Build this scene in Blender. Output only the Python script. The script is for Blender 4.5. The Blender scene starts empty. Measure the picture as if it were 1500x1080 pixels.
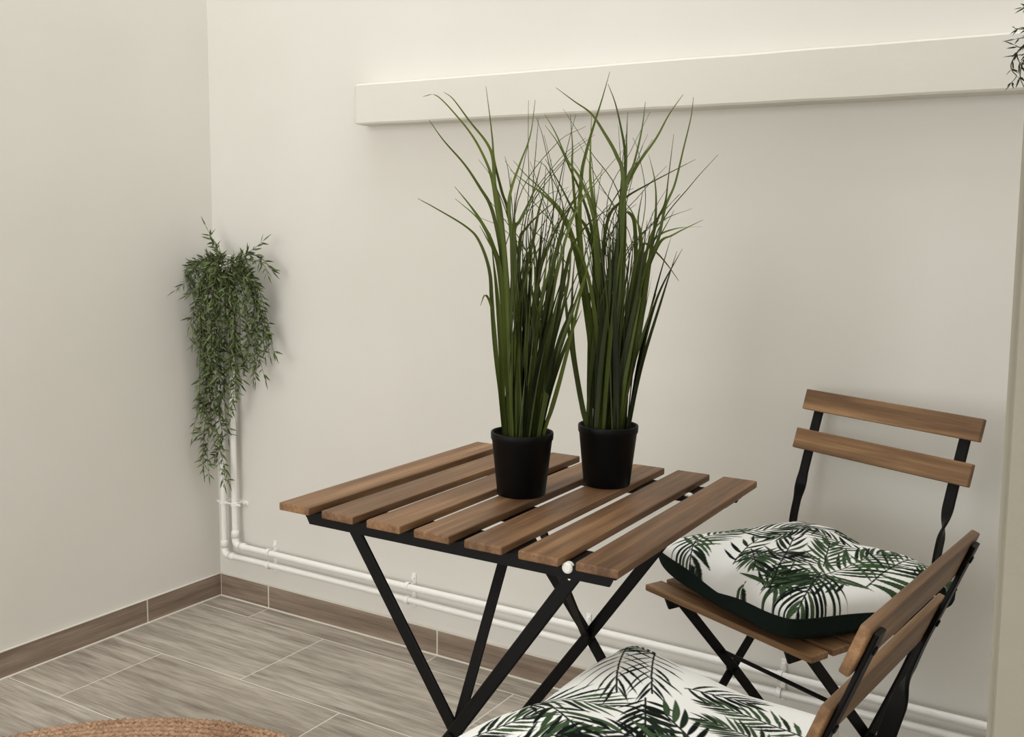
import bpy, bmesh, math, random
import numpy as np
from mathutils import Vector, Matrix, noise
C = bpy.context.scene
COL = C.collection
PI = math.pi
random.seed(4)

# ------------------------------------------------------------------ helpers
def lin(r, g, b):
    f = lambda v: (v/255)/12.92 if v <= 10.3 else (((v/255)+.055)/1.055)**2.4
    return (f(r), f(g), f(b), 1.0)

def obj(name, bm, mat, parent=None, smooth=False, loc=None, rot=None):
    me = bpy.data.meshes.new(name)
    if isinstance(bm, bmesh.types.BMesh):
        bmesh.ops.recalc_face_normals(bm, faces=bm.faces)
        bm.to_mesh(me); bm.free()
    else:
        me.from_pydata(bm[0], [], bm[1])
    mats = mat if isinstance(mat, (list, tuple)) else [mat]
    for m in mats: me.materials.append(m)
    if smooth:
        me.polygons.foreach_set('use_smooth', [True]*len(me.polygons))
    o = bpy.data.objects.new(name, me); COL.objects.link(o)
    if parent: o.parent = parent
    if loc is not None: o.location = loc
    if rot is not None: o.rotation_euler = rot
    return o

def tag(o, label=None, cat=None, group=None, kind=None):
    if label: o['label'] = label
    if cat: o['category'] = cat
    if group: o['group'] = group
    if kind: o['kind'] = kind
    return o

def thing(name, label, cat, loc=(0, 0, 0), rotz=0.0, group=None):
    o = bpy.data.objects.new(name, None); COL.objects.link(o)
    o.empty_display_size = .05
    o.location = loc; o.rotation_euler = (0, 0, rotz)
    return tag(o, label, cat, group)

def box(sx, sy, sz, c=(0, 0, 0), bev=0.0, seg=2, bm=None):
    new = bmesh.new()
    bmesh.ops.create_cube(new, size=1.0)
    bmesh.ops.scale(new, vec=(sx, sy, sz), verts=new.verts)
    if bev > 0:
        bmesh.ops.bevel(new, geom=new.edges[:], offset=bev, segments=seg, profile=.6, affect='EDGES')
    bmesh.ops.translate(new, vec=c, verts=new.verts)
    if bm is None: return new
    me = bpy.data.meshes.new('tmp'); new.to_mesh(me); new.free(); bm.from_mesh(me); bpy.data.meshes.remove(me)
    return bm

def catmull(pts, n=8):
    P = [Vector(p) for p in pts]
    P = [P[0]*2-P[1]] + P + [P[-1]*2-P[-2]]
    out = []
    for i in range(1, len(P)-2):
        for k in range(n):
            t = k/n
            a, b, c, d = P[i-1], P[i], P[i+1], P[i+2]
            out.append(.5*((2*b)+(c-a)*t+(2*a-5*b+4*c-d)*t*t+(3*b-a-3*c+d)*t**3))
    out.append(P[-2].copy())
    return out

def add_tube(bm, pts, r, n=10, cap=True):
    """sweep a circle along pts; r is a number or a list"""
    P = [Vector(p) for p in pts]
    up = None; rings = []
    for i, p in enumerate(P):
        t = (P[min(i+1, len(P)-1)]-P[max(i-1, 0)]).normalized()
        if up is None:
            up = t.orthogonal().normalized()
        up = (up-t*up.dot(t)).normalized()
        s = t.cross(up)
        rr = r[i] if isinstance(r, (list, tuple)) else r
        rings.append([bm.verts.new(p+(up*math.cos(2*PI*k/n)+s*math.sin(2*PI*k/n))*rr) for k in range(n)])
    for a, b in zip(rings, rings[1:]):
        for k in range(n):
            bm.faces.new((a[k], a[(k+1) % n], b[(k+1) % n], b[k]))
    if cap:
        bm.faces.new(rings[0][::-1]); bm.faces.new(rings[-1])
    return bm

def add_lathe(bm, prof, n=48, c=(0, 0, 0)):
    rings = []
    for r, z in prof:
        rings.append([bm.verts.new((c[0]+r*math.cos(2*PI*k/n), c[1]+r*math.sin(2*PI*k/n), c[2]+z)) for k in range(n)])
    for a, b in zip(rings, rings[1:]):
        for k in range(n):
            bm.faces.new((a[k], a[(k+1) % n], b[(k+1) % n], b[k]))
    bm.faces.new(rings[0][::-1]); bm.faces.new(rings[-1])
    return bm

def add_bar(bm, pts, w, t, wdirs):
    """flat bar along pts; wdirs gives the direction of the broad width at each point"""
    P = [Vector(p) for p in pts]; rings = []
    for i, p in enumerate(P):
        d = (P[min(i+1, len(P)-1)]-P[max(i-1, 0)]).normalized()
        wd = Vector(wdirs[i] if isinstance(wdirs, list) else wdirs)
        wd = (wd-d*wd.dot(d)).normalized(); td = d.cross(wd)
        e = t*.25
        prof = [(-w/2+e, -t/2), (w/2-e, -t/2), (w/2, -t/2+e), (w/2, t/2-e), (w/2-e, t/2), (-w/2+e, t/2), (-w/2, t/2-e), (-w/2, -t/2+e)]
        rings.append([bm.verts.new(p+wd*a+td*b) for a, b in prof])
    n = 8
    for a, b in zip(rings, rings[1:]):
        for k in range(n):
            bm.faces.new((a[k], a[(k+1) % n], b[(k+1) % n], b[k]))
    for a, b in zip(rings, rings[1:]):
        for k in range(n):
            bm.edges.get((a[k], b[k])).smooth = False
    bm.faces.new(rings[0][::-1]); bm.faces.new(rings[-1])
    for rg in (rings[0], rings[-1]):
        for k in range(n): bm.edges.get((rg[k], rg[(k+1) % n])).smooth = False
    return bm

# ------------------------------------------------------------------ materials
class NT:
    def __init__(s, name):
        s.m = bpy.data.materials.new(name); s.m.use_nodes = True
        s.t = s.m.node_tree; s.t.nodes.clear()
        s.out = s.n('ShaderNodeOutputMaterial'); s.b = s.n('ShaderNodeBsdfPrincipled')
        s.l(s.b.outputs[0], s.out.inputs[0])
    def n(s, typ, **kw):
        nd = s.t.nodes.new(typ)
        for k, v in kw.items():
            if hasattr(nd, k): setattr(nd, k, v)
            else: nd.inputs[k].default_value = v
        return nd
    def l(s, a, b): s.t.links.new(a, b)
    def set(s, **kw):
        for k, v in kw.items(): s.b.inputs[k].default_value = v
    def ramp(s, fac, stops):
        r = s.n('ShaderNodeValToRGB')
        el = r.color_ramp.elements
        while len(el) < len(stops): el.new(.5)
        for e, (p, c) in zip(el, stops): e.position = p; e.color = c
        s.l(fac, r.inputs[0]); return r.outputs[0]
    def mix(s, fac, a, b, mode='MIX'):
        m = s.n('ShaderNodeMix', data_type='RGBA', blend_type=mode)
        for sock, v in ((m.inputs[0], fac), (m.inputs[6], a), (m.inputs[7], b)):
            if hasattr(v, 'links'): s.l(v, sock)
            else: sock.default_value = v
        return m.outputs[2]
    def math(s, op, a, b=0.0):
        m = s.n('ShaderNodeMath', operation=op)
        for sock, v in ((m.inputs[0], a), (m.inputs[1], b)):
            if hasattr(v, 'links'): s.l(v, sock)
            else: sock.default_value = v
        return m.outputs[0]
    def noise(s, vec, scale, detail=4, rough=.5, w=None):
        nz = s.n('ShaderNodeTexNoise')
        if w is not None:
            nz.noise_dimensions = '4D'
            if hasattr(w, 'links'): s.l(w, nz.inputs['W'])
            else: nz.inputs['W'].default_value = w
        nz.inputs['Scale'].default_value = scale; nz.inputs['Detail'].default_value = detail; nz.inputs['Roughness'].default_value = rough
        if vec is not None: s.l(vec, nz.inputs['Vector'])
        return nz.outputs['Fac']
    def coords(s, scale=(1, 1, 1), loc=(0, 0, 0), src='Object'):
        tc = s.n('ShaderNodeTexCoord'); mp = s.n('ShaderNodeMapping')
        mp.inputs['Scale'].default_value = scale; mp.inputs['Location'].default_value = loc
        s.l(tc.outputs[src], mp.inputs['Vector']); return mp.outputs[0]
    def bump(s, h, strength=.3, dist=.002):
        b = s.n('ShaderNodeBump'); b.inputs['Strength'].default_value = strength; b.inputs['Distance'].default_value = dist
        s.l(h, b.inputs['Height']); s.l(b.outputs[0], s.b.inputs['Normal'])

def mat_plaster(name, c1, c2, rough=.75, bumps=.25):
    s = NT(name); v = s.coords()
    f = s.noise(v, 1.7, 3)
    col = s.mix(s.ramp(f, [(.35, (0, 0, 0, 1)), (.7, (1, 1, 1, 1))]), c1, c2)
    s.l(col, s.b.inputs['Base Color']); s.set(Roughness=rough)
    s.b.inputs['Specular IOR Level'].default_value = .25
    h = s.math('ADD', s.noise(v, 9, 4), s.math('MULTIPLY', s.noise(v, 60, 3), .18))
    s.bump(h, bumps, .008)
    return s.m

def mat_wood(name, dark, mid, light, rough=.5, gloss=.35):
    """grain runs along the object's local X"""
    s = NT(name)
    oi = s.n('ShaderNodeObjectInfo')
    w = s.math('MULTIPLY', oi.outputs['Random'], 40.0)
    v = s.coords((2.2, 38, 38))
    v2 = s.coords((5, 210, 210))
    v3 = s.coords((1.6, 9, 9))
    warp = s.noise(v3, 1.2, 2, .5, w)
    f = s.noise(v, 1.0, 5, .62, s.math('ADD', w, s.math('MULTIPLY', warp, 1.6)))
    fine = s.noise(v2, 1.0, 3, .6, w)
    col = s.ramp(f, [(.30, dark), (.5, mid), (.72, light)])
    col = s.mix(s.math('MULTIPLY', s.ramp(fine, [(.42, (1, 1, 1, 1)), (.56, (0, 0, 0, 1))]), .38), col, dark)
    tint = s.ramp(s.noise(v3, .9, 2, .5, s.math('ADD', w, 9.0)), [(.32, (.62, .60, .60, 1)), (.68, (1.18, 1.13, 1.05, 1))])
    col = s.mix(1.0, col, tint, 'MULTIPLY')
    val = s.n('ShaderNodeHueSaturation')
    s.l(col, val.inputs['Color'])
    s.l(s.math('ADD', s.math('MULTIPLY', oi.outputs['Random'], .28), .86), val.inputs['Value'])
    s.l(val.outputs[0], s.b.inputs['Base Color'])
    s.set(Roughness=rough); s.b.inputs['Specular IOR Level'].default_value = gloss
    s.bump(s.math('ADD', fine, f), .15, .001)
    return s.m

def mat_plain(name, col, rough=.5, spec=.5, metal=0.0, bscale=0, bstr=.1):
    s = NT(name); s.set(Roughness=rough, Metallic=metal)
    s.b.inputs['Base Color'].default_value = col
    s.b.inputs['Specular IOR Level'].default_value = spec
    if bscale:
        v = s.coords(); s.bump(s.noise(v, bscale, 3), bstr, .001)
    return s.m

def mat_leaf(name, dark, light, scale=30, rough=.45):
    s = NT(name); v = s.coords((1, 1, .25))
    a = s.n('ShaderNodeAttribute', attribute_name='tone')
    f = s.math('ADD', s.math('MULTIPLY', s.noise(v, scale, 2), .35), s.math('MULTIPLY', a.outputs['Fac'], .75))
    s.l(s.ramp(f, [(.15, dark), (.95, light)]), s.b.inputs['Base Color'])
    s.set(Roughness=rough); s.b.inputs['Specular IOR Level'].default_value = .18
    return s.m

def mat_floor():
    s = NT('wood_look_floor_tile')
    tc = s.n('ShaderNodeTexCoord'); sep = s.n('ShaderNodeSeparateXYZ'); s.l(tc.outputs['Object'], sep.inputs[0])
    u = s.math('SUBTRACT', sep.outputs[0], J0)
    v = s.math('ADD', s.math('MULTIPLY', sep.outputs[1], -1.0), TW-ROW0+TW)
    cmb = s.n('ShaderNodeCombineXYZ'); s.l(u, cmb.inputs[0]); s.l(v, cmb.inputs[1])
    br = s.n('ShaderNodeTexBrick'); br.offset = (J0-J1+.6)/.6; br.offset_frequency = 2; br.squash = 1.0
    s.l(cmb.outputs[0], br.inputs['Vector'])
    for k, x in (('Scale', 1.0), ('Mortar Size', .0016), ('Mortar Smooth', .25), ('Bias', 0.0), ('Brick Width', .6), ('Row Height', TW)):
        br.inputs[k].default_value = x
    br.inputs['Color1'].default_value = (0, 0, 0, 1); br.inputs['Color2'].default_value = (1, 1, 1, 1); br.inputs['Mortar'].default_value = (.5, .5, .5, 1)
    rnd = s.n('ShaderNodeSeparateColor'); s.l(br.outputs['Color'], rnd.inputs[0])
    w = s.math('MULTIPLY', rnd.outputs[0], 37.0)
    g1 = s.coords((3.2, 42, 1)); g2 = s.coords((11, 190, 1)); g3 = s.coords((1.2, 5, 1))
    f = s.noise(g1, 1.0, 6, .65, w); fine = s.noise(g2, 1.0, 3, .6, w); big = s.noise(g3, 1.3, 3, .5, w)
    mixf = s.math('ADD', s.math('MULTIPLY', f, .72), s.math('ADD', s.math('MULTIPLY', fine, .40), s.math('MULTIPLY', big, .26)))
    col = s.ramp(mixf, [(.50, lin(118, 108, 98)), (.66, lin(160, 151, 139)), (.86, lin(200, 191, 178))])
    tint = s.ramp(rnd.outputs[0], [(0, (.93, .92, .90, 1)), (1, (1.05, 1.05, 1.05, 1))])
    col = s.mix(1.0, col, tint, 'MULTIPLY')
    col = s.mix(br.outputs['Fac'], col, lin(224, 218, 206))
    s.l(col, s.b.inputs['Base Color']); s.set(Roughness=.5); s.b.inputs['Specular IOR Level'].default_value = .3
    s.bump(s.math('SUBTRACT', s.math('MULTIPLY', fine, .15), br.outputs['Fac']), .25, .001)
    return s.m

def mat_skirt(name, axis):
    s = NT(name)
    sc = (2.5, 2.5, 40) if axis else (2.5, 2.5, 40)
    v = s.coords(sc); v2 = s.coords((8, 8, 200))
    f = s.noise(v, 1.0, 5, .6); fine = s.noise(v2, 1.0, 3, .6)
    col = s.ramp(s.math('ADD', s.math('MULTIPLY', f, .75), s.math('MULTIPLY', fine, .3)), [(.35, lin(112, 96, 83)), (.55, lin(144, 127, 112)), (.72, lin(168, 151, 134))])
    s.l(col, s.b.inputs['Base Color']); s.set(Roughness=.5); s.b.inputs['Specular IOR Level'].default_value = .3
    return s.m

def mat_rope():
    s = NT('jute_rope'); v = s.coords()
    f = s.noise(v, 160, 4, .7); g = s.noise(v, 9, 3)
    col = s.ramp(s.math('ADD', s.math('MULTIPLY', f, .7), s.math('MULTIPLY', g, .35)), [(.3, lin(84, 62, 46)), (.5, lin(164, 130, 104)), (.72, lin(212, 180, 150))])
    s.l(col, s.b.inputs['Base Color']); s.set(Roughness=.9); s.b.inputs['Specular IOR Level'].default_value = .1
    s.bump(f, .6, .002)
    return s.m

def mat_print():
    s = NT('palm_print_cotton'); a = s.n('ShaderNodeAttribute', attribute_name='print')
    v = s.coords()
    f = s.noise(v, 900, 2)
    col = s.mix(s.math('MULTIPLY', f, .25), a.outputs['Color'], (.82, .82, .80, 1), 'MULTIPLY')
    s.l(col, s.b.inputs['Base Color']); s.set(Roughness=.9); s.b.inputs['Specular IOR Level'].default_value = .1
    s.bump(f, .15, .0006)
    return s.m

# traced measurements (millimetres)
BASE_L=[1.5011, -0.764, 0.7]
BLADES_L=[[(-24,88),(-34,161),(-43,233),(-48,294),(-52,339),(-66,379),(-85,401),(-131,428),(-156,441)],[(-17,88),(-28,233),(-33,340),(-39,385),(-51,431),(-67,458),(-89,490),(-119,523),(-139,550)],[(-15,88),(-24,254),(-32,370),(-42,425),(-49,467),(-58,494),(-77,529),(-102,560),(-131,588),(-151,587)],[(-10,88),(-20,254),(-36,416),(-46,461),(-49,500),(-59,524),(-83,553),(-108,585),(-122,595)],[(-5,88),(-11,254),(-23,407),(-36,455),(-47,497),(-50,527),(-54,559),(-60,600)],[(0,88),(-12,254),(-20,385),(-25,431),(-21,459),(-9,494),(4,531),(10,579)],[(-3,88),(-12,295),(-17,391),(-8,413),(9,450),(21,495)],[(10,88),(3,234),(2,340),(11,380),(19,426),(25,450),(29,492)],[(3,88),(-8,285),(-8,379),(1,401),(25,426),(64,457)],[(12,88),(13,213),(21,328),(33,371),(50,411),(74,447),(92,475)],[(28,88),(48,255),(64,353),(75,384),(99,415),(138,439)],[(16,88),(28,234),(40,341),(51,392),(59,432)],[(-17,88),(-34,315),(-48,375),(-65,409),(-83,434),(-106,461)],[(-13,88),(-26,254),(-38,345),(-52,383),(-70,414),(-103,442)],[(-15,88),(-31,305),(-41,355),(-55,383),(-67,404)],[(34,89),(48,141),(70,235),(90,337)],[(36,89),(57,193),(81,306),(103,407)],[(-28,88),(-40,212),(-47,279),(-57,304),(-64,289)],[(21,88),(26,213),(38,316),(49,386),(66,436),(81,471)],[(24,88),(39,285),(53,366),(68,418),(87,456),(109,486)]]
BASE_R=[1.5822, -0.6353, 0.7]
BLADES_R=[[(-18,87),(-35,249),(-51,397),(-51,478),(-44,519),(-32,563),(-21,600),(-10,641)],[(5,87),(10,282),(12,441),(17,479),(17,520),(10,560),(1,597),(-10,626)],[(2,87),(9,314),(12,450),(21,476),(36,504),(60,539),(78,574),(98,604)],[(18,88),(36,207),(54,340),(69,385),(78,436),(91,471),(102,525),(111,571),(113,600)],[(-7,87),(-15,281),(-9,408),(16,447),(53,471),(97,495),(129,512)],[(7,87),(16,335),(12,475),(1,513),(-19,547),(-39,575),(-65,593),(-93,613)],[(-6,87),(-14,228),(-24,376),(-35,434),(-53,478),(-73,506),(-92,546),(-109,574)],[(-12,87),(-24,303),(-32,397),(-49,453),(-66,490),(-86,531),(-107,560)],[(-16,87),(-33,228),(-53,386),(-64,490),(-64,528),(-68,579)],[(-5,87),(-19,281),(-31,434),(-36,479),(-36,523),(-35,578)],[(10,87),(9,228),(14,387),(17,498),(17,539),(18,579)],[(5,87),(10,282),(15,457),(27,501),(37,551),(41,592)],[(17,88),(40,229),(61,394),(77,442),(81,480),(87,546)],[(19,88),(47,229),(65,394),(68,442),(65,480),(55,518)],[(13,88),(35,250),(55,377),(77,415),(126,436)],[(15,88),(41,282),(69,375),(94,395),(138,418)],[(10,87),(22,229),(33,335),(46,379),(65,369),(85,348),(103,324)],[(12,88),(33,229),(45,372),(42,417),(50,464)],[(17,88),(40,229),(45,378),(35,417),(19,441),(6,418)],[(-5,87),(-14,250),(-27,355),(-41,403),(-61,428),(-84,469),(-107,507)],[(-12,87),(-28,239),(-48,344),(-73,417),(-103,453),(-136,483),(-156,505)],[(-14,87),(-33,239),(-54,355),(-77,419),(-107,453),(-135,472),(-161,492)],[(-33,85),(-48,152),(-66,249),(-75,333),(-83,407)],[(-31,85),(-43,130),(-58,217),(-62,302),(-59,365)],[(12,88),(33,229),(45,335),(67,386),(101,404),(144,408)],[(15,88),(36,282),(35,398),(24,427),(9,418),(1,392)],[(-9,87),(-19,207),(-32,302),(-50,363),(-72,391),(-104,406)]]
HANG=[[(111,-52,999),(128,-91,1023),(63,-56,1059),(45,-63,1096)],[(132,-64,1004),(120,-77,1018),(62,-45,1039),(76,-70,1059)],[(128,-53,1000),(204,-82,1021),(236,-75,1036),(256,-59,1058)],[(152,-70,1001),(230,-89,1021),(250,-64,1018),(280,-50,982)],[(159,-64,1001),(257,-101,1011),(261,-61,996),(282,-67,971)],[(106,-65,995),(51,-77,975),(42,-118,953),(31,-162,924)],[(115,-71,1000),(79,-89,999),(48,-112,991),(48,-130,984)],[(89,-57,991),(75,-99,959),(49,-106,921),(32,-121,908)],[(81,-49,987),(55,-82,939),(39,-106,873),(36,-122,826)],[(93,-60,987),(65,-87,930),(42,-97,853),(48,-110,778),(49,-121,770)],[(109,-71,988),(96,-105,923),(33,-71,832),(35,-71,735),(48,-74,688)],[(111,-72,984),(64,-92,873),(41,-66,735),(43,-51,615),(76,-70,503),(110,-62,377)],[(96,-54,984),(69,-77,873),(35,-71,735),(41,-75,618),(46,-102,524),(33,-106,504)],[(102,-54,984),(113,-98,857),(67,-71,699),(42,-62,577),(44,-78,461),(48,-78,391)],[(124,-74,985),(111,-90,876),(67,-75,718),(32,-66,636),(31,-82,579)],[(104,-51,984),(112,-87,838),(86,-63,680),(62,-50,578),(47,-89,503),(49,-99,425)],[(132,-72,985),(137,-86,839),(98,-59,700),(101,-61,583),(114,-64,507)],[(128,-63,985),(159,-92,841),(130,-64,703),(149,-73,629),(122,-60,566)],[(128,-58,985),(186,-97,861),(146,-52,742),(140,-54,664),(144,-74,609)],[(131,-61,985),(197,-91,880),(150,-45,761),(172,-57,706),(159,-62,648)],[(120,-46,984),(215,-93,900),(197,-64,785),(166,-47,704)],[(145,-64,989),(237,-89,937),(236,-65,844),(234,-56,749),(264,-66,686)],[(148,-67,989),(233,-76,918),(233,-47,842),(271,-65,790),(291,-74,755)],[(138,-53,992),(253,-89,956),(256,-63,900),(266,-55,845),(277,-56,808)],[(140,-54,992),(240,-86,974),(241,-63,918),(214,-54,823),(224,-56,748),(230,-68,681)],[(131,-46,992),(236,-92,965),(224,-67,899),(219,-54,804),(198,-52,727)],[(124,-69,985),(162,-82,915),(109,-51,816),(93,-58,738),(77,-66,660)],[(101,-48,984),(90,-85,912),(70,-55,814),(55,-70,697),(47,-84,659),(37,-82,599)],[(140,-65,985),(156,-102,897),(143,-59,780),(94,-52,660),(66,-49,578),(88,-61,503),(53,-51,437)],[(124,-69,985),(92,-100,951),(36,-81,891),(43,-85,814),(37,-97,738)]]
SPRIG=[[(2111,-152,1459),(2095,-154,1439),(2073,-162,1437),(2069,-154,1440)],[(2109,-155,1427),(2089,-156,1424),(2073,-156,1422)],[(2108,-156,1432),(2093,-164,1416),(2080,-152,1409),(2071,-150,1413)],[(2109,-164,1436),(2086,-163,1411),(2076,-165,1398),(2068,-157,1381),(2072,-164,1369),(2078,-164,1361),(2070,-153,1352)],[(2075,-161,1398),(2078,-163,1389),(2081,-160,1383)],[(2106,-158,1403),(2086,-154,1397),(2076,-155,1396)],[(2106,-153,1417),(2086,-151,1387),(2083,-159,1362),(2089,-154,1345)],[(2111,-162,1473),(2090,-151,1474),(2080,-164,1470)],[(2118,-160,1436),(2108,-164,1383),(2107,-163,1329),(2118,-163,1274)],[(2123,-159,1436),(2122,-150,1373),(2123,-161,1306),(2134,-153,1230)],[(2121,-154,1458),(2144,-160,1412),(2159,-158,1348),(2158,-156,1262)],[(2128,-164,1445),(2137,-159,1381),(2137,-155,1317),(2151,-154,1197)],[(2117,-163,1457),(2119,-157,1489),(2132,-162,1508)],[(2121,-155,1458),(2150,-153,1466),(2172,-158,1432),(2178,-162,1378)]]
FROND_A=[[[0.628,-0.938],[0.27,-0.498],[-0.184,0.028]],[[0.707,-0.488],[0.564,0.038],[0.428,0.6]],[[0.595,-0.303],[0.756,-0.547],[1.008,-0.934]],[[0.898,-0.063],[0.69,0.489],[0.478,1.084]],[[-0.706,-0.296],[-0.59,0.041],[-0.472,0.47]],[[-0.551,-0.925],[-0.677,-0.581],[-0.756,-0.164]],[[-1.047,0.515],[-0.73,0.709],[-0.375,0.833]],[[-0.239,0.536],[-0.11,0.845],[0.121,1.008]],[[-0.032,-0.818],[-0.193,-0.561],[-0.408,-0.233]],[[-1.042,-0.316],[-1.175,0.135],[-1.132,0.521]],[[0.872,1.219],[0.823,1.02],[0.665,1.052]],[[0.46,-0.168],[0.25,0.048],[0.049,0.272]],[[-0.888,-0.854],[-0.965,-0.622],[-1.042,-0.316]],[[0.318,-0.943],[0.354,-1.173],[0.185,-1.144]]]
# ------------------------------------------------------------------ pose and light numbers
CUA = (.012, .185, -.15, .187, .190, .058, .048)   # x, y, turn, half width, half depth, crown, seam height
CUB = (.062, .166, -.09, .200, .192, .068, .046)
LIFT_A = lambda u, v: .006*((1-u)/2*(1-v)/2)**2 + .007*math.exp(-((u+.7)**2+(v-.2)**2)*2.5)
LIFT_B = lambda u, v: .026*max(0.0, (-u-v)/2)**4
FROND_B = [([[-0.98,-0.98],[-0.55,-0.78],[-0.2,-0.5]],9,0.3,0.01,0),([[-0.92,-0.72],[-0.55,-0.5],[-0.3,-0.3]],8,0.26,0.011,0),([[-0.23,-0.3],[-0.02,-0.14],[0.2,0.02]],8,0.2,0.017,0),([[0.12,0.3],[0.16,0.05],[0.28,-0.25]],8,0.22,0.018,1),([[0.72,-0.8],[0.52,-0.72],[0.33,-0.6]],8,0.18,0.015,2),([[0.23,-0.66],[0.35,-0.4],[0.43,-0.18]],7,0.22,0.018,1),([[-0.5,0.62],[-0.5,0.3],[-0.45,0.0]],10,0.17,0.014,2),([[0.05,0.25],[-0.03,0.08],[-0.14,-0.12]],5,0.24,0.024,1),([[-0.24,0.55],[-0.28,0.35],[-0.22,0.12]],10,0.18,0.014,2),([[0.66,-0.5],[0.52,-0.42],[0.4,-0.3]],7,0.18,0.017,1),([[0.3,0.1],[0.45,0.15],[0.6,0.1]],7,0.2,0.016,1),([[0.82,-0.55],[0.68,-0.45],[0.57,-0.3]],7,0.2,0.016,1),([[0.1,-0.98],[0.15,-0.85],[0.3,-0.75]],6,0.2,0.015,1),([[-0.5,-0.2],[-0.62,0.0],[-0.66,0.2]],6,0.2,0.015,0)]
JX0, JX1 = 2.2250, 2.1815
WH = 3.6
SKY = ((.97, .99, 1.0, 1), .06)
AREAS = [('skylight', (1.2, -.62, 3.9), (0, 0, 0), 2.3, 1.1, 43, (.965, .985, 1.0)),
         ('rear_fill', (.9, -3.9, 1.4), (PI*.5, 0, 0), 1.8, 2.0, 55, (.985, .99, .985)),  # added frontal fill lamp behind the camera, no window modelled there
         ('side_fill', (3.2, -2.9, 1.3), (PI*.5, 0, PI*.35), 1.2, 1.8, 17, (1.0, .99, .97))]  # added fill from the right rear, lifts the lower left wall
EXPO = 0.0
# ------------------------------------------------------------------ measures (metres)
TW, ROW0, J0, J1 = .2994, .0881, .2036, .4859
SKH = .0691
W_WALL = mat_plaster('cream_plaster', lin(221, 218, 210), lin(227, 224, 217), .78, .12)
W_PILLAR = mat_plaster('cream_pillar_shaded', lin(147, 142, 127), lin(153, 148, 133), .7, .5)  # wall cream darkened: the pillar's shade is put into its colour
W_BEAM = mat_plaster('white_beam_paint', lin(221, 218, 208), lin(227, 224, 215), .75, .22)
GROUT = mat_plain('pale_grout', lin(222, 216, 204), .85, .2)
PIPEW = mat_plain('white_gloss_paint', lin(244, 242, 237), .28, .5, 0, 60, .25)
WOODT = mat_wood('stained_acacia', lin(88, 62, 41), lin(136, 103, 73), lin(172, 134, 96))
WOODC = mat_wood('stained_acacia_light', lin(98, 72, 49), lin(142, 110, 78), lin(174, 139, 101))
METAL = mat_plain('black_powder_coat', lin(6, 6, 6), .5, .2)
POT = mat_plain('black_plastic', lin(4, 4, 4), .5, .18)
CAP = mat_plain('white_plastic_cap', lin(232, 230, 222), .4, .4)
SOIL = mat_plain('dark_soil', lin(24, 22, 18), .95, .1, 0, 200, .6)
GRASS = mat_leaf('grass_green', lin(14, 19, 7), lin(106, 120, 50))
LEAF = mat_leaf('leaf_green', lin(36, 48, 26), lin(120, 136, 84), 60)
DLEAF = mat_leaf('dark_leaf', lin(18, 22, 16), lin(58, 68, 44), 60)
STEM = mat_plain('stem_brown', lin(62, 58, 36), .6, .2)
PRINT = mat_print()
BACKC = mat_plain('dark_green_cotton', lin(26, 36, 32), .95, .1, 0, 700, .2)
ROPE = mat_rope()

# ------------------------------------------------------------------ the setting
def struct(name, bm, m, **k):
    return tag(obj(name, bm, m, **k), kind='structure')

struct('floor', box(5.2, 5.2, .08, (1.6, -2.1, -.04)), mat_floor())

def wavy_wall(name, u0, u1, z0, z1, axis, thick, mat):
    """plastered wall: gently uneven front face, real thickness behind it"""
    bm = bmesh.new(); nu = int((u1-u0)/.04); nz = int((z1-z0)/.04)
    g = []
    for i in range(nu+1):
        row = []
        for j in range(nz+1):
            u = u0+(u1-u0)*i/nu; z = z0+(z1-z0)*j/nz
            d = .0022*noise.noise(Vector((u*2.1, z*2.1, 3.3 if axis else 8.8)))
            if i in (0, nu) or j in (0, nz): d = 0
            row.append(bm.verts.new((u, -d, z) if axis else (d, u, z)))
        g.append(row)
    for i in range(nu):
        for j in range(nz):
            bm.faces.new((g[i][j], g[i+1][j], g[i+1][j+1], g[i][j+1]))
    ret = bmesh.ops.extrude_face_region(bm, geom=bm.faces[:])
    vs = [e for e in ret['geom'] if isinstance(e, bmesh.types.BMVert)]
    bmesh.ops.translate(bm, vec=(0, thick, 0) if axis else (-thick, 0, 0), verts=vs)
    return struct(name, bm, mat, smooth=False)

wavy_wall('wall_back', 0, 2.60, 0, WH, 1, .12, W_WALL)
wavy_wall('wall_left', -3.6, 0, 0, WH, 0, .12, W_WALL)
struct('wall_right', box(.12, 1.20, WH, (2.66, -.60, WH/2)), W_WALL)
# wall end beside the opening the patio is seen through
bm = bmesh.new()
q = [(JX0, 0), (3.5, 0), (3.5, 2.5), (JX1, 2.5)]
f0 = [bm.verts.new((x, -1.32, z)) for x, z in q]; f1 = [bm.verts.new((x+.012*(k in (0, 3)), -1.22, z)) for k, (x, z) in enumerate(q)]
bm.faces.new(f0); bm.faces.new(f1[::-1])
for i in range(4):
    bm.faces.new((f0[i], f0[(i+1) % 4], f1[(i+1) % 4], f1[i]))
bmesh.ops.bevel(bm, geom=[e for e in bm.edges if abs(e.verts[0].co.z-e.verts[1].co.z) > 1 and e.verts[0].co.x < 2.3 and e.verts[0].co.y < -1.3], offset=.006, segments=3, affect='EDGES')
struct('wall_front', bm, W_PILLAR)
# unseen room behind the camera: ceiling and side wall block sky, added fills light it
struct('ceiling', box(3.7, 3.3, .10, (1.70, -1.32-1.65, 2.55)), W_WALL)
struct('trim_2', box(2.72, .10, WH-2.5, (1.36, -1.27, (WH+2.5)/2)), W_WALL)  # unseen lintel over the opening, added so sky does not leak in
struct('wall_side', box(.10, 3.3, 2.5, (3.5, -2.95, 1.25)), W_WALL)

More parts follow.
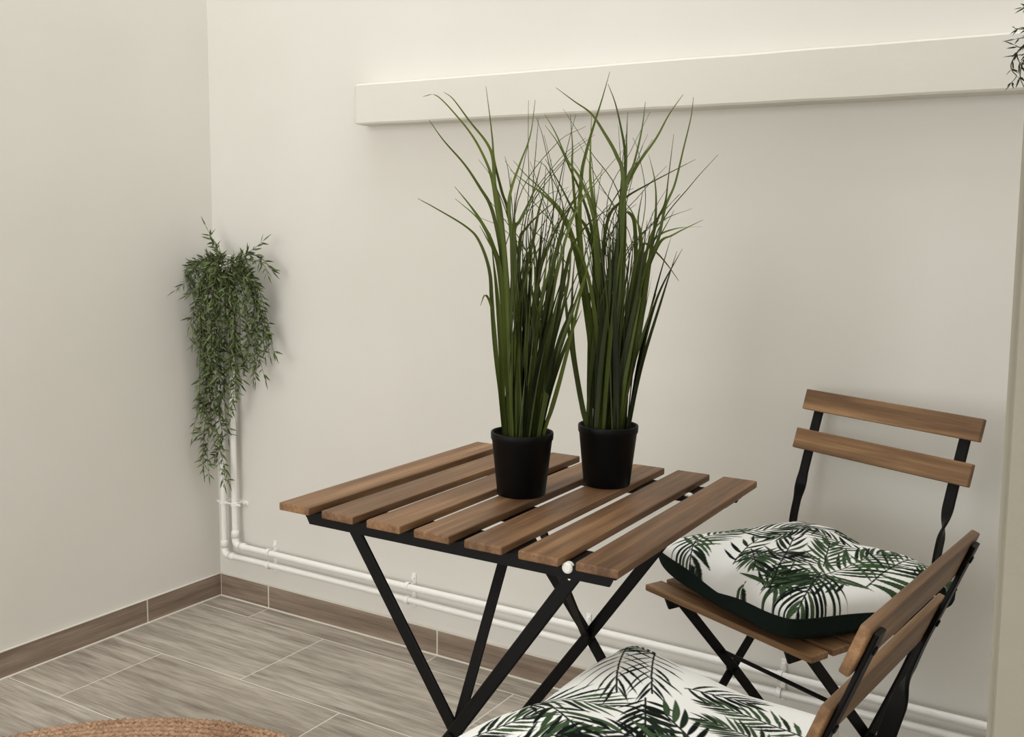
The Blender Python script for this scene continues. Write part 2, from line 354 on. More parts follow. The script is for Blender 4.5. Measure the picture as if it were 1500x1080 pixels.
# plastered beam on the back wall
bm = bmesh.new(); nx = 190
x0, x1, dep, zb, zt = .577, 2.598, .060, 1.3527, 1.4509
secs = []
for i in range(nx+1):
    x = x0+(x1-x0)*i/nx
    a = noise.noise(Vector((x*6, 1.1, 0)))*.0016; b = noise.noise(Vector((x*7, 5.1, 0)))*.0014; d = noise.noise(Vector((x*5, 9.1, 0)))*.001
    sh = .004 if i == 0 else 0
    e = .004
    pr = [(.001, zb+b+sh), (-dep+e+sh+d, zb+b+sh), (-dep+d+sh, zb+e+b+sh), (-dep+d+sh, zt-e+a-sh), (-dep+e+d+sh, zt+a-sh), (.001, zt+a-sh)]
    secs.append([bm.verts.new((x, y, z)) for y, z in pr])
for A, B in zip(secs, secs[1:]):
    for k in range(6):
        bm.faces.new((A[k], A[(k+1) % 6], B[(k+1) % 6], B[k]))
bm.faces.new(secs[0][::-1]); bm.faces.new(secs[-1])
struct('trim_1', bm, W_BEAM)

def skirting(name, segs, axis):
    """tile skirting: tiles with grout joints, a bead of caulk on top and at the floor"""
    bm = bmesh.new(); T = .008; G = .0016
    for a, b in segs:
        L = b-a-G*2; c = (a+b)/2
        if axis: box(L, T, SKH-.004, (c, -T/2, SKH/2+.001), .001, 1, bm)
        else: box(T, L, SKH-.004, (T/2, c, SKH/2+.001), .001, 1, bm)
    nf = len(bm.faces)
    lo, hi = segs[0][0], segs[-1][1]; Lg = hi-lo; c = (lo+hi)/2
    if axis:
        box(Lg, T-.0006, SKH, (c, -(T-.0006)/2, SKH/2), 0, 1, bm)
        box(Lg, .005, .005, (c, -T-.001, .0015), .0015, 1, bm)
    else:
        box(T-.0006, Lg, SKH, ((T-.0006)/2, c, SKH/2), 0, 1, bm)
        box(.005, Lg, .005, (T+.001, c, .0015), .0015, 1, bm)
    bm.faces.ensure_lookup_table()
    for i in range(nf, len(bm.faces)): bm.faces[i].material_index = 1
    return struct(name, bm, [mat_skirt(name+'_tile', axis), GROUT])
xs = [.0085] + [J0+.6*k for k in range(0, 5)] + [2.598]
skirting('baseboard_back', list(zip(xs, xs[1:])), 1)
ys = [-.0005, -.2733, -.8733, -1.4733, -2.0733, -2.6733, -3.2]
skirting('baseboard_left', [(b, a) for a, b in zip(ys, ys[1:])][::-1], 0)

# ------------------------------------------------------------------ painted pipes
PR = .0088; PY = -.030
def elbow_path(x, z, ztop, r=.012):
    """vertical pipe that turns into the wall at the top and along the wall at the bottom"""
    pts = [(x, -.004, ztop), (x, PY+.014, ztop), (x, PY+.004, ztop-.004), (x, PY, ztop-.016)]
    pts += [(x, PY, zz) for zz in np.linspace(ztop-.05, z+r+.02, 14)]
    for k in range(6):
        a = PI/2*k/5
        pts.append((x+r-r*math.cos(a), PY, z+r-r*math.sin(a)))
    return pts
def pipe(name, label, x, z, ztop):
    t = thing(name, label, 'pipe', (x, PY, 0), 0, 'painted pipes along the back wall')
    pts = elbow_path(x, z, ztop) + [(xx, PY+.001*math.sin(xx*5+z*40), z+.0015*math.sin(xx*3.1+z*90)) for xx in np.linspace(x+.04, 2.590, 48)]
    bm = bmesh.new(); add_tube(bm, [Vector(p)-Vector((x, PY, 0)) for p in pts], PR, 14)
    obj('pipe_run', bm, PIPEW, t, True)
    bm = bmesh.new()
    add_tube(bm, [(0, 0, z+.045), (0, 0, z+.040), (0, 0, z+.022)], [PR*1.0, PR*1.32, PR*1.32], 14)
    add_tube(bm, [(0, 0, z+.022), (.001, 0, z+.010), (.004, 0, z+.004), (.010, 0, z+.001), (.022, 0, z)], [PR*1.2]*5, 14)
    add_tube(bm, [(.020, 0, z), (.036, 0, z), (.040, 0, z)], [PR*1.3, PR*1.3, PR], 14)
    obj('elbow_fitting', bm, PIPEW, t, True)
pipe('water_pipe', 'upper of the two white pipes along the back wall, turning up nearer the table', .0975, .178, 1.000)
pipe('water_pipe', 'lower of the two white pipes, just above the skirting, turning up nearest the corner', .0525, .1415, .985)

def clip(x, z, vertical, label):
    t = thing('pipe_clip', label, 'pipe clip', (x, 0, z), 0, 'clips holding the white pipes')
    d = .0365 if not vertical else .045
    for s in (-1, 1):
        bm = bmesh.new(); pts = []
        for k in range(13):
            a = PI*2*k/12
            pts.append((math.cos(a)*(PR+.0015), math.sin(a)*(PR+.0015)))
        c = s*d/2
        if vertical: ring = [(c+a, PY+b, 0) for a, b in pts]
        else: ring = [(0, PY+b, c+a) for a, b in pts]
        add_bar(bm, ring, .011, .003, (0, 0, 1) if vertical else (1, 0, 0))
        obj('pipe_ring', bm, PIPEW, t, True)
    L = d+.055
    bm = box(L if vertical else .012, .004, .012 if vertical else L, (0, -.002, 0), .001, 1)
    for s in (-1, 1):
        c = s*d/2
        add_tube(bm, [(c, -.003, 0) if vertical else (0, -.003, c), (c, PY+PR, 0) if vertical else (0, PY+PR, c)], .004, 8)
    if vertical: box(L*.95, .004, .006, (0, PY-.002, 0), .001, 1, bm)
    obj('wall_plate', bm, PIPEW, t)
    for s in (-1, 1):
        bm = bmesh.new(); c = s*(d/2+.016)
        add_tube(bm, [(c, -.002, 0), (c, -.009, 0)] if vertical else [(0, -.002, c), (0, -.009, c)], .0042, 8)
        obj('screw', bm, PIPEW, t)
clip(.075, .300, True, 'clip on the two upright pipes below the trailing plant in the corner')
clip(.2290, .160, False, 'clip on the level pipes closest to the corner, left of the table')
clip(.7250, .160, False, 'clip on the level pipes behind the left table leg')
clip(1.238, .160, False, 'clip on the level pipes seen through the crossed table legs')
clip(1.7030, .160, False, 'clip on the level pipes beneath the seat of the chair by the wall')

# ------------------------------------------------------------------ folding table
TX, TY, TTH, TZ = 1.5067, -.7432, .0072, .70
def make_table():
    t = thing('folding_table', 'brown slatted wooden folding table on black crossed metal legs', 'table', (TX, TY, 0), TTH)
    pit, sw, L, th = .0810, .0575, .5285, .0115
    x0 = -(6*pit+sw)/2
    for i in range(7):
        obj('table_slat', box(L, sw, th, (0, 0, 0), .0025, 3), WOODT, t, False, (x0+i*pit+sw/2, 0, TZ-th/2), (0, 0, PI/2+random.uniform(-.002, .002)))
    zr = TZ-th
    for s, (ya, yb) in (('near', (-.248, -.182)), ('far', (.143, .217))):
        bm = bmesh.new()
        # angle rail: upright flange and flat flange under the slats, ends chamfered
        yf = ya if s == 'near' else yb
        xa, xb = -.236, .262
        for (p, q_, r_) in (((xa, xb), (yf-.002, yf+.002), 0), ):
            v = [bm.verts.new(c) for c in ((xa, yf-.002, zr), (xb, yf-.002, zr), (xb-.008, yf-.002, zr-.017), (xa+.010, yf-.002, zr-.017),
                                          (xa, yf+.002, zr), (xb, yf+.002, zr), (xb-.008, yf+.002, zr-.017), (xa+.010, yf+.002, zr-.017))]
            for fidx in ((0, 1, 2, 3), (7, 6, 5, 4), (0, 4, 5, 1), (1, 5, 6, 2), (2, 6, 7, 3), (3, 7, 4, 0)): bm.faces.new([v[k] for k in fidx])
        box(xb-xa, yb-ya, .008, ((xa+xb)/2, (ya+yb)/2, zr-.0042), .001, 1, bm)
        obj('rail', bm, METAL, t)
    cx, cz = .022, .413
    for s, y, dy in (('near', -.243, .008), ('far', .160, .008)):
        # leg A leans to the right going down, leg D to the left
        a0 = Vector((-.163 if s == 'near' else -.190, y+dy, .684)); a1 = Vector((.313, y+dy, 0.0))
        d0 = Vector((.210, y-.002, .684)); d1 = Vector((-.270, y-.002, .0214 if s == 'near' else 0.0))
        for p0, p1 in ((a0, a1), (d0, d1)):
            c = Vector((cx, p0.y, cz))
            bm = bmesh.new(); add_bar(bm, [p0, c, p1+(p0-p1).normalized()*.012], .019, .006, (1, 0, .7 if p0.x < p1.x else -.7))
            lg = obj('leg', bm, METAL, t)
            fb = box(.030, .012, .010, (p1.x, p1.y, p1.z+.005), .002, 2)
            obj('foot', fb, POT, lg)
        bm = bmesh.new(); add_tube(bm, [(cx, y-.008, cz), (cx, y+.014, cz)], .006, 12); obj('pivot_bolt', bm, METAL, t)
        bm = bmesh.new()
        yc = y-.006
        add_tube(bm, [(.197, yc+.004, TZ-.0145), (.197, yc-.003, TZ-.0145), (.197, yc-.005, TZ-.0145)], [.0072, .0072, .005], 20)
        tag(obj('bolt_cap', bm, CAP, t), 'white round bolt cap')
        bm = bmesh.new(); add_tube(bm, [(.199, y-.0045, .671), (.199, y-.0065, .671)], .0018, 8); tag(obj('rivet', bm, CAP, t), 'tiny bright rivet')
    # braces from each crossing up to the middle of the top
    for y0, y1 in ((-.235, -.105), (.158, -.050)):
        bm = bmesh.new(); add_bar(bm, [(cx, y0, cz), (cx+.012, y1, zr-.002)], .020, .004, (1, -.35, 0)); obj('brace', bm, METAL, t)
    bm = box(.11, .085, .004, (cx+.012, -.078, zr-.0025), .001, 1); obj('brace_plate', bm, METAL, t)
    for x, z in ((.2705, .062), (-.2255, .062)):
        yy = .0
        bm = bmesh.new(); add_tube(bm, [(x, -.243, z), (x, .168, z)], .005, 10); obj('stretcher', bm, METAL, t)
make_table()

# ------------------------------------------------------------------ folding chairs
def make_chair(label, loc, rotz, zs, W, sw, yb, zb, al, hs, gp, tk):
    t = thing('folding_chair', label, 'chair', loc, rotz, 'slatted folding chairs')
    gap, th = .0117, .0115
    for i in range(6):
        obj('seat_slat', box(W, sw, th, (0, 0, 0), .0024, 3), WOODC, t, False, (0, sw/2+i*(sw+gap), zs-th/2), (0, 0, random.uniform(-.003, .003)))
    up = Vector((0, math.sin(al), math.cos(al))); nb = Vector((0, math.cos(al), -math.sin(al)))
    for k in range(2):
        c = Vector((0, yb, zb))+up*(k*(hs+gp)+hs/2)+nb*tk/2
        obj('back_slat', box(W, tk, hs, (0, 0, 0), .0026, 3), WOODC, t, False, c, (-al, 0, 0))
    bt = .005
    def post_line(s): return Vector((0, yb, zb))+up*s+nb*(tk+bt/2+.0004)
    dtop = 2*hs+gp-.007
    a = post_line(dtop); b = post_line(-.020)
    cz, cy = .271, .200
    for sx in (-1, 1):
        x = sx*.156
        key = [a, post_line(.05), b, Vector((0, b.y-.026, b.z-.095))] + ([Vector((0, .350, .520)), Vector((0, .333, .450))] if b.z > .64 else [Vector((0, .321, .455))]) + [Vector((0, .296, .380)), Vector((0, cy, cz)), Vector((0, .075, .130)), Vector((0, -.042, .004))]
        pts = [Vector((x, p.y, p.z)) for p in catmull(key, 26)]
        wd = []
        for p in pts:
            f = min(1, max(0, (b.z-.018-p.z)/.060)); f = f*f*(3-2*f)
            ang = -sx*f*PI/2
            wd.append(Vector((math.cos(ang), math.sin(ang)*.95, -math.sin(ang)*.25)))
        bm = bmesh.new(); add_bar(bm, pts, .021, bt, wd)
        po = obj('back_upright', bm, METAL, t, True)
        obj('foot', box(.012, .030, .012, (x, -.042, .006), .002, 2), POT, po)
        xr = sx*.147
        bm = bmesh.new(); add_bar(bm, [(xr, .040, zs-th-.006), (xr, cy, cz), (xr, .432, .004)], .019, .005, (0, .75, .66))
        lg = obj('rear_leg', bm, METAL, t)
        obj('foot', box(.012, .030, .012, (xr, .432, .006), .002, 2), POT, lg)
        # seat rail: angle under the slats with a chamfered front end
        xs_ = sx*.136; zr = zs-th
        bm = bmesh.new()
        pr = [(.001, zr), (.300, zr), (.292, zr-.021), (.011, zr-.021)]
        v0 = [bm.verts.new((xs_-.002, y, z)) for y, z in pr]; v1 = [bm.verts.new((xs_+.002, y, z)) for y, z in pr]
        bm.faces.new(v0); bm.faces.new(v1[::-1])
        for i in range(4): bm.faces.new((v0[i], v0[(i+1) % 4], v1[(i+1) % 4], v1[i]))
        box(.024, .284, .003, (xs_-sx*.010, .157, zr-.0017), 0, 1, bm)
        obj('seat_rail', bm, METAL, t)
        bm = bmesh.new(); add_tube(bm, [(sx*.140, cy, cz), (sx*.166, cy, cz)], .006, 12); obj('pivot_bolt', bm, METAL, t)
        for s in (hs/2, hs+gp+hs/2):
            p = post_line(s); p.x = x
            bm = bmesh.new(); add_tube(bm, [p+nb*.002, p+nb*.0042], .0042, 10)
            obj('rivet', bm, METAL, t)
    bm = bmesh.new(); add_tube(bm, [(-.150, .166, .316), (.150, .166, .316)], .004, 10); obj('stretcher', bm, METAL, t)
    bm = bmesh.new(); add_tube(bm, [(-.150, .345, .098), (.150, .345, .098)], .004, 10); obj('stretcher', bm, METAL, t)
    bm = bmesh.new(); add_tube(bm, [(-.160, .000, .048), (.160, .000, .048)], .004, 10); obj('stretcher', bm, METAL, t)
    return t
A_POSE = (1.7326, -.4995, -.4272)
B_POSE = (1.7217, -1.0120, -1.6784)
make_chair('wooden slat folding chair by the back wall, its backrest facing the viewer', (A_POSE[0], A_POSE[1], 0), A_POSE[2],
           .4666, .376, .0395, .3754, .6803, .3006, .0404, .0384, .0105)
make_chair('wooden slat folding chair in the front right corner, seen from behind its backrest', (B_POSE[0], B_POSE[1], 0), B_POSE[2],
           .4666, .3549, .0395, .360, .6564, .3525, .0492, .0349, .0100)

# ------------------------------------------------------------------ cushions
INK = [np.array(lin(*c)[:3]) for c in ((14, 22, 17), (30, 44, 30), (62, 84, 54), (110, 130, 88))]
def raster_print(N, fronds, seed):
    rng = np.random.RandomState(seed)
    lo, hi = -1.12, 1.12
    img = np.empty((N, N, 3)); img[:] = lin(240, 239, 235)[:3]
    ax = np.linspace(lo, hi, N)
    def lens(p, d, L, w, c0, c1, curl):
        n = np.array([-d[1], d[0]])
        q = p+d*L+n*curl*L
        mn = np.minimum(p, q)-w-abs(curl)*L; mx = np.maximum(p, q)+w+abs(curl)*L
        i0, i1 = np.searchsorted(ax, [mn[0], mx[0]]); j0, j1 = np.searchsorted(ax, [mn[1], mx[1]])
        if i1-i0 < 2 or j1-j0 < 2: return
        X, Y = np.meshgrid(ax[i0:i1], ax[j0:j1], indexing='ij')
        s = ((X-p[0])*d[0]+(Y-p[1])*d[1])/L
        t = (X-p[0])*n[0]+(Y-p[1])*n[1]-curl*L*s*s
        wd = w*np.clip(np.sin(PI*np.clip(s, 0, 1)**.75), 0, 1)**.75
        m = np.clip((wd-np.abs(t))/(hi-lo)*N*.9+.3, 0, 1)*((s > 0) & (s < 1))
        edge = np.clip(np.abs(t)/np.maximum(wd, 1e-4), 0, 1)**3.5
        col = c1[None, None]*(1-edge[..., None])+c0[None, None]*edge[..., None]
        img[i0:i1, j0:j1] = img[i0:i1, j0:j1]*(1-m[..., None])+col*m[..., None]
    for pts, nl, ll, wid, tone in fronds:
        P = [np.array(p) for p in pts]
        n = 60
        def B(t): return P[0]*(1-t)**2+P[1]*2*t*(1-t)+P[2]*t*t
        def D(t):
            d = (P[1]-P[0])*2*(1-t)+(P[2]-P[1])*2*t; return d/np.linalg.norm(d)
        for sgn in (-1, 1):
            for k in range(nl):
                t = .06+.94*(k+.5*(sgn > 0)*.6)/nl
                d = D(min(t, 1)); a = (1.05-.68*t)+rng.uniform(-.09, .09)
                ca, sa = math.cos(a*sgn), math.sin(a*sgn)
                dd = np.array([d[0]*ca-d[1]*sa, d[0]*sa+d[1]*ca])
                L = ll*(.55+.75*math.sin(PI*min(1, .18+.75*t)))*rng.uniform(.85, 1.12)
                i = min(2, max(0, tone+rng.randint(-1, 2)))
                lens(B(min(t, 1)), dd, L, wid*rng.uniform(.8, 1.25), INK[0]*(.8+.3*rng.rand()), INK[i]*rng.uniform(.8, 1.15), -sgn*rng.uniform(.05, .2))
        for k in range(n):
            t = k/n; lens(B(t), D(t), np.linalg.norm(P[2]-P[0])/n*2.2, .008, INK[0], INK[0], 0)
    return img

def make_cushion(label, chair, cx, cy, cz, rot, a, b, h, hb, img, ylim, lift, pinch=.07, seed=1, wob=.006, sag=0.0, rnd=.04):
    M = Matrix.Translation((chair[0], chair[1], 0)) @ Matrix.Rotation(chair[2], 4, 'Z')
    base = M @ Vector((cx, cy, cz))
    t = thing('cushion', label, 'cushion', base, chair[2]+rot, 'palm leaf cushions on the chairs')
    Rl = Matrix.Rotation(rot, 3, 'Z')
    def pos(u, v, top):
        x = a*u*(1-pinch*(1-v*v)); y = b*v*(1-pinch*(1-u*u)); k = 1-rnd*abs(u*v)**7; x *= k; y *= k
        e = max(0.0, (1-abs(u)**2.6))*max(0.0, (1-abs(v)**2.6))
        n = noise.noise(Vector((u*1.7+seed, v*1.7, seed)))*wob+noise.noise(Vector((u*4+seed, v*4, seed*2)))*wob*.35
        rim = hb*(.74+.40*abs(u*v))+lift(u, v)+.0025*math.sin(7*u+3*v+seed)*(1-abs(u*v))
        # creases running in from the corners
        cr = sum(math.sin((u*su-v*sv)*9)*math.exp(-((u-su)**2+(v-sv)**2)*4) for su in (-1, 1) for sv in (-1, 1))*.0022
        if top:
            z = rim+h*e**.34+(n+cr)*e**.3-sag*e
        else:
            z = max(rim*(1-1.25*e**.24), .0012)
        # the cushion gives way where the chair back stops it
        q = Rl @ Vector((x, y, 0)); q += Vector((cx, cy, 0))
        if q.y > ylim:
            ex = q.y-ylim; q.y = ylim+ex*.10; z += ex*.10*(e**.3)
        q -= Vector((cx, cy, 0)); q = Rl.inverted() @ q
        return (q.x, q.y, z)
    N = img.shape[0]
    us = np.linspace(-1, 1, N)
    # densify toward the rim so the edge turns over smoothly
    us = np.sign(us)*(1-(1-np.abs(us))**1.15)
    verts = [pos(u, v, True) for u in us for v in us]
    idx = np.arange(N*N).reshape(N, N)
    faces = np.stack([idx[:-1, :-1], idx[1:, :-1], idx[1:, 1:], idx[:-1, 1:]], -1).reshape(-1, 4).tolist()
    o = obj('printed_front', (verts, faces), PRINT, t, True)
    at = o.data.color_attributes.new('print', 'FLOAT_COLOR', 'POINT')
    gi = np.clip(((us+1.12)/2.24*(N-1)).round().astype(int), 0, N-1)
    cc = np.ones((N*N, 4)); cc[:, :3] = img[np.ix_(gi, gi)].reshape(-1, 3)
    at.data.foreach_set('color', cc.ravel().astype(np.float32))
    tag(o, 'white cotton front printed with green palm leaves')
    n2 = 90; us2 = np.linspace(-1, 1, n2); us2 = np.sign(us2)*(1-(1-np.abs(us2))**1.25)
    verts = [pos(u, v, False) for u in us2 for v in us2]
    idx = np.arange(n2*n2).reshape(n2, n2)
    faces = np.stack([idx[:-1, :-1], idx[:-1, 1:], idx[1:, 1:], idx[1:, :-1]], -1).reshape(-1, 4).tolist()
    tag(obj('plain_back', (verts, faces), BACKC, t, True), 'plain dark green back')
    # seam cord
    ring = [(u, -1) for u in us2] + [(1, v) for v in us2[1:]] + [(u, 1) for u in us2[::-1][1:]] + [(-1, v) for v in us2[::-1][1:-1]]
    bm = bmesh.new(); add_tube(bm, [pos(u, v, True) for u, v in ring]+[pos(-1, -1, True)], .0016, 6); obj('seam', bm, BACKC, t, True)
    return t

def frond_list(base, seed, extra, ll=.36):
    rng = np.random.RandomState(seed); out = []
    for k in range(extra):
        gx, gy = k % 4, k//4
        p = np.array([-1.05+.6*gx, -1.05+.6*gy])+rng.uniform(-.05, .4, 2); an = rng.uniform(0, 2*PI); L = rng.uniform(.42, .66)
        d = np.array([math.cos(an), math.sin(an)]); n = np.array([-d[1], d[0]])
        out.append(([p, p+d*L*.5+n*rng.uniform(-.12, .12), p+d*L], rng.randint(8, 11), rng.uniform(.2, .30), rng.uniform(.015, .020), rng.randint(0, 3)))
    for pts, nl, l, w, tn in base: out.append((pts, nl, l, w, tn))
    return out

def add_frond_sets():
    rngA = [(.34, 8), (.40, 10), (.36, 8), (.46, 10), (.40, 7), (.28, 7), (.22, 9), (.28, 9), (.22, 3), (.26, 7), (.24, 6), (.26, 6), (.24, 6), (.24, 6)]
    A = [(f, int(n*1.35), l, .0195, 1 + i % 2) for i, (f, (l, n)) in enumerate(zip(FROND_A, rngA))]
    return A
NPR = 420
lift0 = lambda u, v: 0.0
imgA = raster_print(NPR, frond_list(add_frond_sets(), 8, 16), 5)
make_cushion('palm print cushion lying on the seat of the chair by the back wall', A_POSE, CUA[0], CUA[1], .4668, CUA[2], CUA[3], CUA[4], CUA[5], CUA[6], imgA, .318, LIFT_A, .05, 2)
imgB = raster_print(NPR, frond_list(FROND_B, 23, 3), 11)
make_cushion('palm print cushion at the bottom edge, on the seat of the front chair', B_POSE, CUB[0], CUB[1], .4668, CUB[2], CUB[3], CUB[4], CUB[5], CUB[6], imgB, .292, LIFT_B, .03, 7, rnd=.12)

# ------------------------------------------------------------------ potted grasses
RV = Vector((.8523, .5231, 0)); FV = Vector((-.5231, .8523, 0))
def add_blade(bm, lay, pts, w0, wt, side, tone, fold=.25, peak=.25):
    """a tapering folded leaf along pts; side is the direction of its width"""
    n = len(pts); prev = None
    for i, p in enumerate(pts):
        t = i/(n-1)
        d = (pts[min(i+1, n-1)]-pts[max(i-1, 0)]).normalized()
        s = (side-d*side.dot(d)).normalized(); q = d.cross(s)
        w = (w0*(.75+.25*min(1, t/peak))*(1-max(0, (t-peak)/(1-peak))**1.15)+wt)/2
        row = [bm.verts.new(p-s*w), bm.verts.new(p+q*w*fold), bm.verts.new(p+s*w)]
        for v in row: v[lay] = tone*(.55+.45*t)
        if prev:
            bm.faces.new((prev[0], prev[1], row[1], row[0])); bm.faces.new((prev[1], prev[2], row[2], row[1]))
        prev = row

def make_grass(label, base, blades, lean, seed, fs):
    rnd = random.Random(seed)
    dr = lambda m: fs*rnd.uniform(-.35*m, m)
    t = thing('potted_grass_plant', label, 'potted plant', base, 0, 'potted grasses on the table')
    bm = bmesh.new()
    add_lathe(bm, [(.030, .0), (.0355, .0), (.0368, .0015), (.0455, .083), (.0472, .086), (.0476, .0945), (.0470, .0965), (.0452, .0965), (.0445, .094), (.0425, .080), (.030, .079)], 64)
    obj('pot', bm, POT, t, True)
    bm = bmesh.new(); add_lathe(bm, [(.0435, .080), (.0435, .0845), (.030, .0870), (.012, .0880)], 40); obj('soil', bm, SOIL, t, True)
    bm = bmesh.new(); lay = bm.verts.layers.float.new('tone')
    for b in blades:
        dz0 = rnd.uniform(-.022, .022); dz1 = dr(.055)
        n = len(b); pts = []
        for i, (r_, z_) in enumerate(b):
            f = i/(n-1); pts.append(RV*(r_/1000)+FV*(dz0*(1-f)+dz1*f)+Vector((0, 0, z_/1000)))
        if pts[0].xy.length > .034: pts[0].xy = pts[0].xy.normalized()*.034
        a = rnd.uniform(-.7, .7)
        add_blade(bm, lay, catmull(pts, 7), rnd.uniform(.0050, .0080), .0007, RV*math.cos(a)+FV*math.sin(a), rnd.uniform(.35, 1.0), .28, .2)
    # dense upright body
    for i in range(54):
        an = rnd.uniform(0, 2*PI); rr = .033*math.sqrt(rnd.random())
        p0 = Vector((rr*math.cos(an), rr*math.sin(an), .084))
        H = rnd.uniform(.20, .385); k = rnd.random()
        off = RV*(rnd.uniform(lean[0], lean[1])+p0.dot(RV)*.5)+FV*dr(.05)
        bend = RV*rnd.uniform(-.05, .06)+FV*dr(.04)
        pts = [p0, p0+off*.25+Vector((0, 0, H*.33)), p0+off*.68+Vector((0, 0, H*.68)), p0+off+bend*.5*k+Vector((0, 0, H*(.98-.06*k)))]
        a = rnd.uniform(-1.2, 1.2)
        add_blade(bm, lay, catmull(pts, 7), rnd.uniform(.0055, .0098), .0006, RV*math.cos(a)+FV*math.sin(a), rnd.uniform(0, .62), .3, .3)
    # thin wiry shoots
    for i in range(32):
        an = rnd.uniform(0, 2*PI); rr = .030*math.sqrt(rnd.random())
        p0 = Vector((rr*math.cos(an), rr*math.sin(an), .085))
        H = rnd.uniform(.32, .48); o1 = RV*rnd.uniform(lean[0], lean[1])+FV*dr(.04)
        o2 = RV*rnd.uniform(-.10, .10)+FV*dr(.04)
        pts = [p0, p0+o1*.4+Vector((0, 0, H*.45)), p0+o1+Vector((0, 0, H*.75)), p0+o1+o2*.55+Vector((0, 0, H*.92)), p0+o1+o2+Vector((0, 0, H*rnd.uniform(.95, 1.06)))]
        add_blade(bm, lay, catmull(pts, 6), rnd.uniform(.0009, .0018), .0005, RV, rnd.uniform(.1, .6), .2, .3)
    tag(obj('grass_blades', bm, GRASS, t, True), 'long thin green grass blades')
make_grass('tall grass in a black pot, the left one and nearer the viewer on the table', BASE_L, BLADES_L, (-.030, .062), 21, -1)
make_grass('tall grass in a black pot, the right one and farther back on the table', BASE_R, BLADES_R, (-.042, .052), 34, 1)

# ------------------------------------------------------------------ trailing plants
def add_leaf(bm, lay, p, d, L, w, up, tone, clampf):
    s = d.cross(up)
    if s.length < 1e-4: s = d.orthogonal()
    s.normalize(); q = s.cross(d).normalized()
    ids = []
    def V(v):
        x = bm.verts.new(clampf(v)); x[lay] = tone; return x
    a = V(p); b1 = V(p+d*L*.35+s*w*.5); b0 = V(p+d*L*.38-q*w*.15); b2 = V(p+d*L*.35-s*w*.5)
    c1 = V(p+d*L*.68+s*w*.32); c0 = V(p+d*L*.70-q*(w*.1)); c2 = V(p+d*L*.68-s*w*.32); e = V(p+d*L-q*w*.3)
    for f in ((a, b0, b1), (a, b2, b0), (b0, c0, c1, b1), (b2, c2, c0, b0), (c0, e, c1), (c2, e, c0)): bm.faces.new(f)

def trailing(t, strands, leafmat, step, Lr, wr, seed, clampf, sides=1.0, rstem=.0011):
    rnd = random.Random(seed)
    ls = bmesh.new(); lay = ls.verts.layers.float.new('tone'); st = bmesh.new()
    for b in strands:
        pts = catmull([Vector(p)/1000 for p in b], 10)
        pts = [clampf(p) for p in pts]
        add_tube(st, pts, [rstem*(1-.6*i/(len(pts)-1)) for i in range(len(pts))], 5)
        acc = 0; k = 0; tone0 = rnd.uniform(.0, .45)
        for i in range(1, len(pts)):
            seg = pts[i]-pts[i-1]; acc += seg.length
            while acc > step:
                acc -= step; k += 1
                p = pts[i]-seg.normalized()*acc; d0 = seg.normalized()
                for j in range(rnd.choice((1, 2, 2, 3))):
                    az = rnd.uniform(0, 2*PI); o = d0.orthogonal().normalized()
                    side = (o*math.cos(az)+d0.cross(o)*math.sin(az))
                    spread = rnd.uniform(.45, 1.3)*sides
                    d = (d0*math.cos(spread)+side*math.sin(spread)+Vector((0, 0, -.05))).normalized()
                    add_leaf(ls, lay, p, d, rnd.uniform(*Lr), rnd.uniform(*wr), Vector((rnd.uniform(-.6, .6), -1, rnd.uniform(-.2, .8))).normalized(), min(1, max(0, tone0+rnd.uniform(-.1, .5))), clampf)
        add_leaf(ls, lay, pts[-1], (pts[-1]-pts[-2]).normalized(), Lr[1], wr[0], Vector((0, -1, .3)), .4, clampf)
    obj('foliage', ls, leafmat, t); obj('stems', st, STEM, t, True)

H0 = Vector((.10, -.03, 1.0))
def clamp_corner(v): return Vector((max(v.x, .006), min(v.y, -.0425 if v.x < .115 else -.006), v.z))
tp = thing('hanging_plant', 'green bamboo-leaved trailing plant hanging in the room corner over the pipes', 'hanging plant', H0)
def rel(strands, o): return [[(x-o.x*1000, y-o.y*1000, z-o.z*1000) for x, y, z in s] for s in strands]
clamp_rel = lambda v: clamp_corner(v+H0)-H0
rnd = random.Random(77); extra = []
for s in HANG[9:]:
    n = len(s); cut = rnd.randint(max(3, n-2), n)
    dx, dy = rnd.uniform(-16, 16), rnd.uniform(-22, 12)
    extra.append([(x+dx*i/n+rnd.uniform(-6, 6), y+dy, z+rnd.uniform(-8, 8)) for i, (x, y, z) in enumerate(s[:cut])])
top = []
for i in range(16):
    a = rnd.uniform(-1.0, 1.0); top.append([(100, -55, 990), (100+60*a, -75, 1005+rnd.uniform(-10, 12)), (100+110*a, -90-rnd.uniform(0, 25), 985+rnd.uniform(-25, 20)), (100+135*a, -85, 945+rnd.uniform(-40, 20))])
trailing(tp, rel(HANG+extra+top, H0), LEAF, .0150, (.020, .034), (.0046, .0068), 5, clamp_rel)
bm = bmesh.new(); add_tube(bm, [(-.070, -.013, .010), (-.03, -.014, .016), (0.0, -.015, .018), (.035, -.014, .012)], .0022, 8); obj('hanging_wire', bm, CAP, tp, True)

S0 = Vector((2.125, -.13, 1.47))
sp = thing('hanging_plant', 'dark twiggy trailing plant entering at the top right edge by the beam', 'hanging plant', S0)
def clamp_s(v): return Vector((v.x, min(v.y, -.070-S0.y), v.z))
trailing(sp, rel(SPRIG, S0), DLEAF, .016, (.012, .022), (.0022, .0034), 9, clamp_s, .8, .0014)
bm = bmesh.new(); add_tube(bm, [(0, .128, .01), (0, -.012, -.004), (0, -.030, -.006), (0, -.034, .008)], .0022, 8); obj('hook', bm, METAL, sp, True)

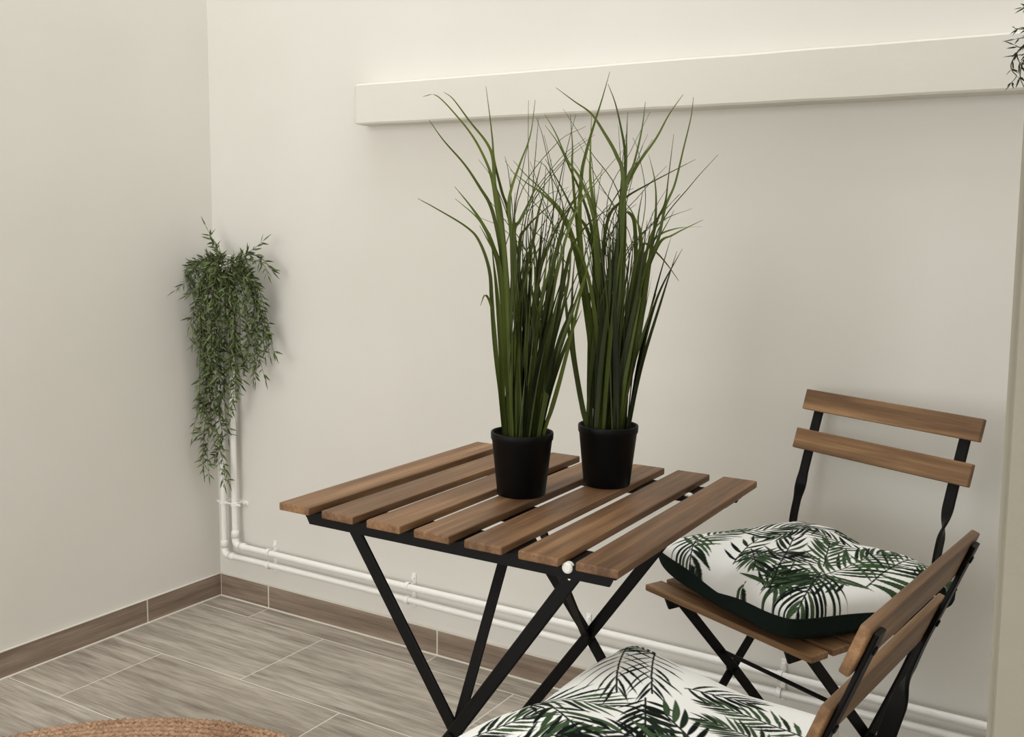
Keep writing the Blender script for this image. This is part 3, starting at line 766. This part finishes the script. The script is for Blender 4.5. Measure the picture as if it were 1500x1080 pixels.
# ------------------------------------------------------------------ rug
def make_rug(cx, cy, R):
    bm = bmesh.new(); pitch = .0200; k = 0
    while True:
        r = R-pitch*(k+.5)
        if r < .01: break
        n = max(24, int(2*PI*r/.0052)); nb = max(4, int(2*PI*r/.030)); rings = []; m = 10
        ph = random.uniform(0, 6)
        for i in range(n):
            a = 2*PI*i/n
            w1 = math.sin(a*nb+ph); rad = .0086*(1+.14*abs(math.sin(a*nb*1.0+ph)))
            rr = r+.0016*w1; zz = .0080+.0011*math.cos(a*nb*2+ph)
            row = []
            for j in range(m):
                b = 2*PI*j/m
                tw = 1+.26*math.sin(2*b+a*nb*2)
                row.append(bm.verts.new(((rr+rad*1.08*tw*math.cos(b))*math.cos(a), (rr+rad*1.08*tw*math.cos(b))*math.sin(a), max(0.0004, zz+rad*.95*tw*math.sin(b)))))
            rings.append(row)
        for i in range(n):
            A, B = rings[i], rings[(i+1) % n]
            for j in range(m): bm.faces.new((A[j], B[j], B[(j+1) % m], A[(j+1) % m]))
        k += 1
    o = obj('round_rug', bm, ROPE, None, True, (cx, cy, 0))
    tag(o, 'round brown braided jute rug on the floor at the lower left', 'rug')
make_rug(.8219, -1.1215, .575)

# ------------------------------------------------------------------ light
wd = bpy.data.worlds.new('overcast_sky'); C.world = wd; wd.use_nodes = True
bg = wd.node_tree.nodes['Background']; bg.inputs[0].default_value = SKY[0]; bg.inputs[1].default_value = SKY[1]
def area(name, loc, rot, sx, sy, power, col):
    l = bpy.data.lights.new(name, 'AREA'); l.shape = 'RECTANGLE'; l.size = sx; l.size_y = sy; l.energy = power; l.color = col
    o = bpy.data.objects.new(name, l); COL.objects.link(o); o.location = loc; o.rotation_euler = rot; return o
for a in AREAS: area(*a)

# ------------------------------------------------------------------ camera
cam = bpy.data.cameras.new('camera'); co = bpy.data.objects.new('camera', cam); COL.objects.link(co)
R = [[.85210766, .52316157, .01464612], [-.0824385, .10653275, .9908858], [-.51683308, .84554878, -.13390603]]
m = Matrix(((R[0][0], R[1][0], -R[2][0], 2.2780236), (R[0][1], R[1][1], -R[2][1], -2.0674403), (R[0][2], R[1][2], -R[2][2], 1.0971633), (0, 0, 0, 1)))
co.matrix_world = m
cam.sensor_width = 36.0; cam.lens = 36*1494.588/1500; cam.clip_start = .02
C.camera = co
C.view_settings.view_transform = 'Standard'; C.view_settings.look = 'None'
C.view_settings.exposure = EXPO; C.view_settings.gamma = 1.0; C.view_settings.use_curve_mapping = False
